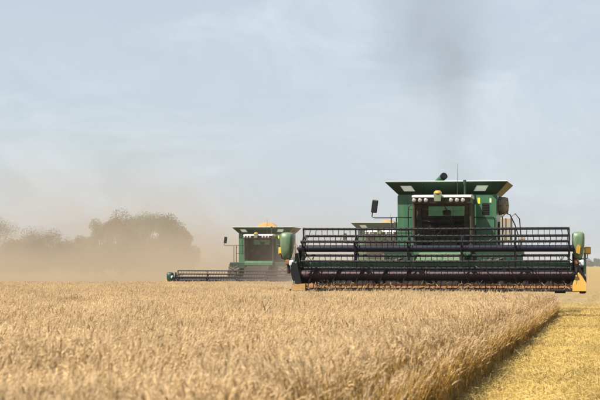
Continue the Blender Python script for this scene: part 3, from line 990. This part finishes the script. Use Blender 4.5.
combine('combine_harvester', M1, 'nearest green combine harvester with wide raised black reel at the edge of the wheat', 4.60, .66, 1.98, spout=True, near=True)
combine('combine_harvester', M2, 'green combine harvester further off in the dust, its lowered reel reaching far to the side', 5.22, .12, .79, heap=True)
combine('combine_harvester', M3, 'dusty combine harvester mostly hidden behind the nearest one, grain heaped in its tank', 4.60, .14, .80, heap=True)


# ------------------------------------------------------------------ a dry weed poking out of the wheat
wx, wy = (265 - 300) / 62.0, F_PX / 62.0
wd = MB().tube([(0, 0, 0), (.01, 0, .5), (.0, .01, 1.02)], [.007, .006, .003], 6)
wroot = tag(empty('dry_weed', (wx, wy, zt(wy))), 'thin dark dried weed standing out of the pale wheat', 'weed')
rw_ = random.Random(5)
for k in range(9):
    z0_ = .62 + .045 * k; an_ = k * 2.4; L_ = .10 - .004 * k
    wd.tube([(0, 0, z0_), (math.cos(an_) * L_ * .6, math.sin(an_) * L_ * .6, z0_ + .05), (math.cos(an_) * L_, math.sin(an_) * L_, z0_ + .13)], [.004, .003, .002], 4)
wd.build('stem', 'weed_leaf', wroot)
wl_ = MB()
for k in range(60):
    k9 = rw_.randrange(9); an_ = k9 * 2.4; t_ = rw_.random(); L_ = .10 * t_
    p_ = Vector((math.cos(an_) * L_, math.sin(an_) * L_, .62 + .045 * k9 + .13 * t_))
    u_ = Vector((rw_.gauss(0, 1), rw_.gauss(0, 1), rw_.gauss(0, 1))).normalized(); v_ = u_.orthogonal().normalized()
    wl_.add([p_ - u_ * .02, p_ + v_ * .008, p_ + u_ * .02, p_ - v_ * .008], [(0, 1, 2, 3)])
wl_.build('foliage', 'weed_leaf', wroot)


# ------------------------------------------------------------------ trees
def tree(name, X, Y, h, w, seed, label, group=None, leaves=26000, leaf=.30, trunk_h=.08):
    rnd = random.Random(seed)
    root = empty(name, (X, Y, zt(Y)), rnd.uniform(0, 6))
    tag(root, label, 'tree', group)
    th = h * trunk_h
    t = MB()
    t.tube([(0, 0, -.1), (.08, .05, th * .6), (.0, .1, th * 1.3), (.1, 0, h * .72)], [h * .035, h * .028, h * .022, h * .006], 8)
    blobs = []
    nb = 26
    for i in range(nb):
        a = rnd.uniform(0, 6.28); rr = (rnd.random() ** .5) * w * .46
        z = th + (h - th) * (.86 if i == 0 else rnd.uniform(.06, .30) if i % 3 == 0 else rnd.uniform(.25, .86))
        fall = 1 - .55 * ((z - th) / (h - th)) ** 2
        c = Vector((math.cos(a) * rr * fall, math.sin(a) * rr * fall, z))
        blobs.append((c, rnd.uniform(.16, .27) * w * .9))
        t.tube([(0, 0.05, th * rnd.uniform(.7, 1.2)), tuple((c + Vector((0, 0, th))) * .5), tuple(c)], [h * .014, h * .009, h * .003], 5)
    t.build('trunk', 'bark', root)
    cr_ = MB()
    for i in range(leaves):
        c, r = rnd.choice(blobs)
        d = Vector((rnd.gauss(0, 1), rnd.gauss(0, 1), rnd.gauss(0, .8))).normalized()
        p = c + d * r * (rnd.random() ** .42) * rnd.uniform(.85, 1.07)
        if p.z < .15: continue
        u = Vector((rnd.gauss(0, 1), rnd.gauss(0, 1), rnd.gauss(0, 1))).normalized()
        vv = u.orthogonal().normalized(); L = leaf * rnd.uniform(.5, 1.25)
        cr_.add([p - u * L * .5, p + vv * L * .32, p + u * L * .5, p - vv * L * .32], [(0, 1, 2, 3)])
    cr_.build('crown', 'tree_leaf', root)


def at(px, Y): return (px - 300.0) * Y / F_PX


def zpx(py, Y): return CAM_H + (265.0 - py) * Y / F_PX - zt(Y)


for i, (px, py, Y, wpx, lab) in enumerate([
        (103, 218, 470, 30, 'narrow hazy tree at the start of the dust-veiled clump'),
        (122, 212, 455, 46, 'broad hazy tree beside the narrow one, rising above the dust'),
        (144, 213, 465, 46, 'round-topped hazy tree in the middle of the dust-veiled clump'),
        (166, 215, 460, 44, 'hazy tree at the end of the clump nearest the far combine'),
        (183, 229, 480, 30, 'low hazy tree trailing off behind the dust beside the clump'),
        (22, 242, 530, 44, 'low faint bushy tree next to the one at the picture edge'),
        (64, 241, 545, 44, 'low faint bushy tree halfway to the tall clump'),
        (-6, 221, 640, 52, 'hazy tree cut by the picture edge'),
        (42, 231, 520, 44, 'faint low tree between the clump and the picture edge'),
        (82, 236, 540, 34, 'faintest small tree just before the tall clump')]):
    if px < -30: continue
    tree('hazy_tree', at(px, Y), Y, zpx(py, Y), wpx * Y / F_PX * 1.15, 100 + i, lab, 'trees fading in the dust')
rnd = random.Random(9)
for i in range(9):
    px = 588 + i * 4.3 + rnd.uniform(-1, 1); Y = 2450 + rnd.uniform(-160, 200)
    tree('distant_tree', at(px, Y), Y, zpx(rnd.uniform(258.5, 262.5), Y), rnd.uniform(9, 14), 300 + i,
         'small blue-grey tree in the row on the horizon beyond the stubble', 'row of trees on the horizon', leaves=2500, leaf=.9, trunk_h=.10)


# ------------------------------------------------------------------ air: haze, dust and exhaust smoke
def volume_mat(name, density_nodes, color, aniso=0.3, absorb=None):
    m = bpy.data.materials.new(name); m.use_nodes = True
    n, l = m.node_tree.nodes, m.node_tree.links
    n.clear()
    out = n.new('ShaderNodeOutputMaterial'); pv = n.new('ShaderNodeVolumePrincipled')
    pv.inputs['Color'].default_value = rgb(color)
    pv.inputs['Anisotropy'].default_value = aniso
    if absorb: pv.inputs['Absorption Color'].default_value = rgb(absorb)
    r = density_nodes(n, l)
    if isinstance(r, float): pv.inputs['Density'].default_value = r
    else: l.new(r, pv.inputs['Density'])
    l.new(pv.outputs[0], out.inputs['Volume'])
    MATS[name] = m
    return m


def mth(n, l, op, a, b=None, clamp=False):
    q = n.new('ShaderNodeMath'); q.operation = op; q.use_clamp = clamp
    for i, s in enumerate((a, b)):
        if s is None: continue
        if isinstance(s, (int, float)): q.inputs[i].default_value = s
        else: l.new(s, q.inputs[i])
    return q.outputs[0]


def ramp01(n, l, v, a, b):
    q = n.new('ShaderNodeMapRange'); q.interpolation_type = 'SMOOTHSTEP'
    q.inputs['From Min'].default_value = a; q.inputs['From Max'].default_value = b
    l.new(v, q.inputs['Value'])
    return q.outputs[0]


def dust_density(box, d0, hscale, nscale, seed, x_profile=None, lo=.32, hi=.68):
    x0, x1, y0, y1, z0, z1 = box

    def f(n, l):
        ge = n.new('ShaderNodeNewGeometry'); sp_ = n.new('ShaderNodeSeparateXYZ')
        l.new(ge.outputs['Position'], sp_.inputs[0])
        X, Y, Z = sp_.outputs
        mp = n.new('ShaderNodeMapping'); mp.inputs['Location'].default_value = (seed, seed * .7, 0)
        mp.inputs['Scale'].default_value = (nscale, nscale * .8, nscale * 1.5)
        l.new(ge.outputs['Position'], mp.inputs['Vector'])
        nz = n.new('ShaderNodeTexNoise'); nz.inputs['Scale'].default_value = 1; nz.inputs['Detail'].default_value = 4
        nz.inputs['Roughness'].default_value = .55; nz.inputs['Distortion'].default_value = .5
        l.new(mp.outputs[0], nz.inputs['Vector'])
        nn = mth(n, l, 'ADD', mth(n, l, 'MULTIPLY', ramp01(n, l, nz.outputs['Fac'], lo, hi), .85), .15)
        zr = mth(n, l, 'MAXIMUM', mth(n, l, 'SUBTRACT', Z, z0), 0)
        if x_profile:                                        # the cloud is lower on its fresh side
            zr = mth(n, l, 'MULTIPLY', zr, mth(n, l, 'ADD', mth(n, l, 'MULTIPLY', ramp01(n, l, X, x_profile[0], x_profile[1]), x_profile[2]), 1))
        fall = mth(n, l, 'POWER', 2.718, mth(n, l, 'MULTIPLY', zr, -1.0 / hscale))
        top = ramp01(n, l, Z, z1, z1 - (z1 - z0) * .45)
        wx = (x1 - x0) * .28; wy = (y1 - y0) * .25
        e = mth(n, l, 'MULTIPLY', ramp01(n, l, X, x0, x0 + wx), ramp01(n, l, X, x1, x1 - wx))
        e = mth(n, l, 'MULTIPLY', e, mth(n, l, 'MULTIPLY', ramp01(n, l, Y, y0, y0 + wy), ramp01(n, l, Y, y1, y1 - wy)))
        r = mth(n, l, 'MULTIPLY', mth(n, l, 'MULTIPLY', nn, fall), mth(n, l, 'MULTIPLY', top, e))
        return mth(n, l, 'MULTIPLY', r, d0)
    return f


def air_box(name, box, mat, label, cat):
    x0, x1, y0, y1, z0, z1 = box
    o = MB().box(((x0 + x1) / 2, (y0 + y1) / 2, (z0 + z1) / 2), (x1 - x0, y1 - y0, z1 - z0)).build(name, mat)
    return tag(o, label, cat, kind='stuff')


DUST = (0.69, 0.59, 0.465)
b1 = (-60, 20, 140, 205, -.59, 16)
volume_mat('dust_air', dust_density(b1, .20, 2.9, .085, 3.1, x_profile=(-9, 4, .9)), DUST, .35)
air_box('dust_cloud', b1, 'dust_air', 'tall tan dust cloud blowing off behind the far combine', 'dust')
b2 = (-4, 16, 74, 113, -.17, 5.0)
volume_mat('dust_air_near', dust_density(b2, .075, 1.8, .22, 8.3), DUST, .35)
air_box('dust_trail', b2, 'dust_air_near', 'thin pale dust hanging low behind the nearest combine', 'dust')


def smoke_density(n, l):
    ge = n.new('ShaderNodeNewGeometry'); sp_ = n.new('ShaderNodeSeparateXYZ')
    l.new(ge.outputs['Position'], sp_.inputs[0])
    X, Y, Z = sp_.outputs
    mp = n.new('ShaderNodeMapping'); mp.inputs['Scale'].default_value = (1, .6, .75)
    l.new(ge.outputs['Position'], mp.inputs['Vector'])
    n1 = n.new('ShaderNodeTexNoise'); n1.inputs['Scale'].default_value = .34; n1.inputs['Detail'].default_value = 1
    n2 = n.new('ShaderNodeTexNoise'); n2.inputs['Scale'].default_value = .8; n2.inputs['Detail'].default_value = 3
    for q in (n1, n2): l.new(mp.outputs[0], q.inputs['Vector'])
    cx = mth(n, l, 'ADD', mth(n, l, 'MULTIPLY', mth(n, l, 'SUBTRACT', n1.outputs['Fac'], .5), 3.2), mth(n, l, 'ADD', mth(n, l, 'MULTIPLY', Z, -.10), 5.7))
    wid = mth(n, l, 'ADD', mth(n, l, 'MULTIPLY', mth(n, l, 'SUBTRACT', Z, 4.2), .26), .9)
    rx = mth(n, l, 'DIVIDE', mth(n, l, 'ABSOLUTE', mth(n, l, 'SUBTRACT', X, cx)), wid)
    core = ramp01(n, l, rx, 1.25, .0)
    bill = mth(n, l, 'ADD', mth(n, l, 'MULTIPLY', ramp01(n, l, n2.outputs['Fac'], .30, .70), .6), .4)
    ry = mth(n, l, 'MULTIPLY', ramp01(n, l, Y, 70.5, 71.7), ramp01(n, l, Y, 74.5, 73.3))
    grow = mth(n, l, 'ADD', mth(n, l, 'MULTIPLY', ramp01(n, l, Z, 5.0, 9.0), .65), .35)
    return mth(n, l, 'MULTIPLY', mth(n, l, 'MULTIPLY', mth(n, l, 'MULTIPLY', core, bill), ry), mth(n, l, 'MULTIPLY', grow, .15))


volume_mat('smoke_air', smoke_density, (0.16, 0.16, 0.17), 0.0)
air_box('exhaust_smoke', (.4, 9.2, 70.3, 74.7, 4.3, 12.5), 'smoke_air', 'faint dark exhaust smoke rising above the nearest combine', 'smoke')

hm = volume_mat('haze_air', lambda n, l: 0.00009, (0.86, 0.90, 0.95), 0.2)
air_box('haze', (-1900, 1900, -70, 3700, -1.7, 19), 'haze_air', 'pale summer haze over the whole field', 'haze')
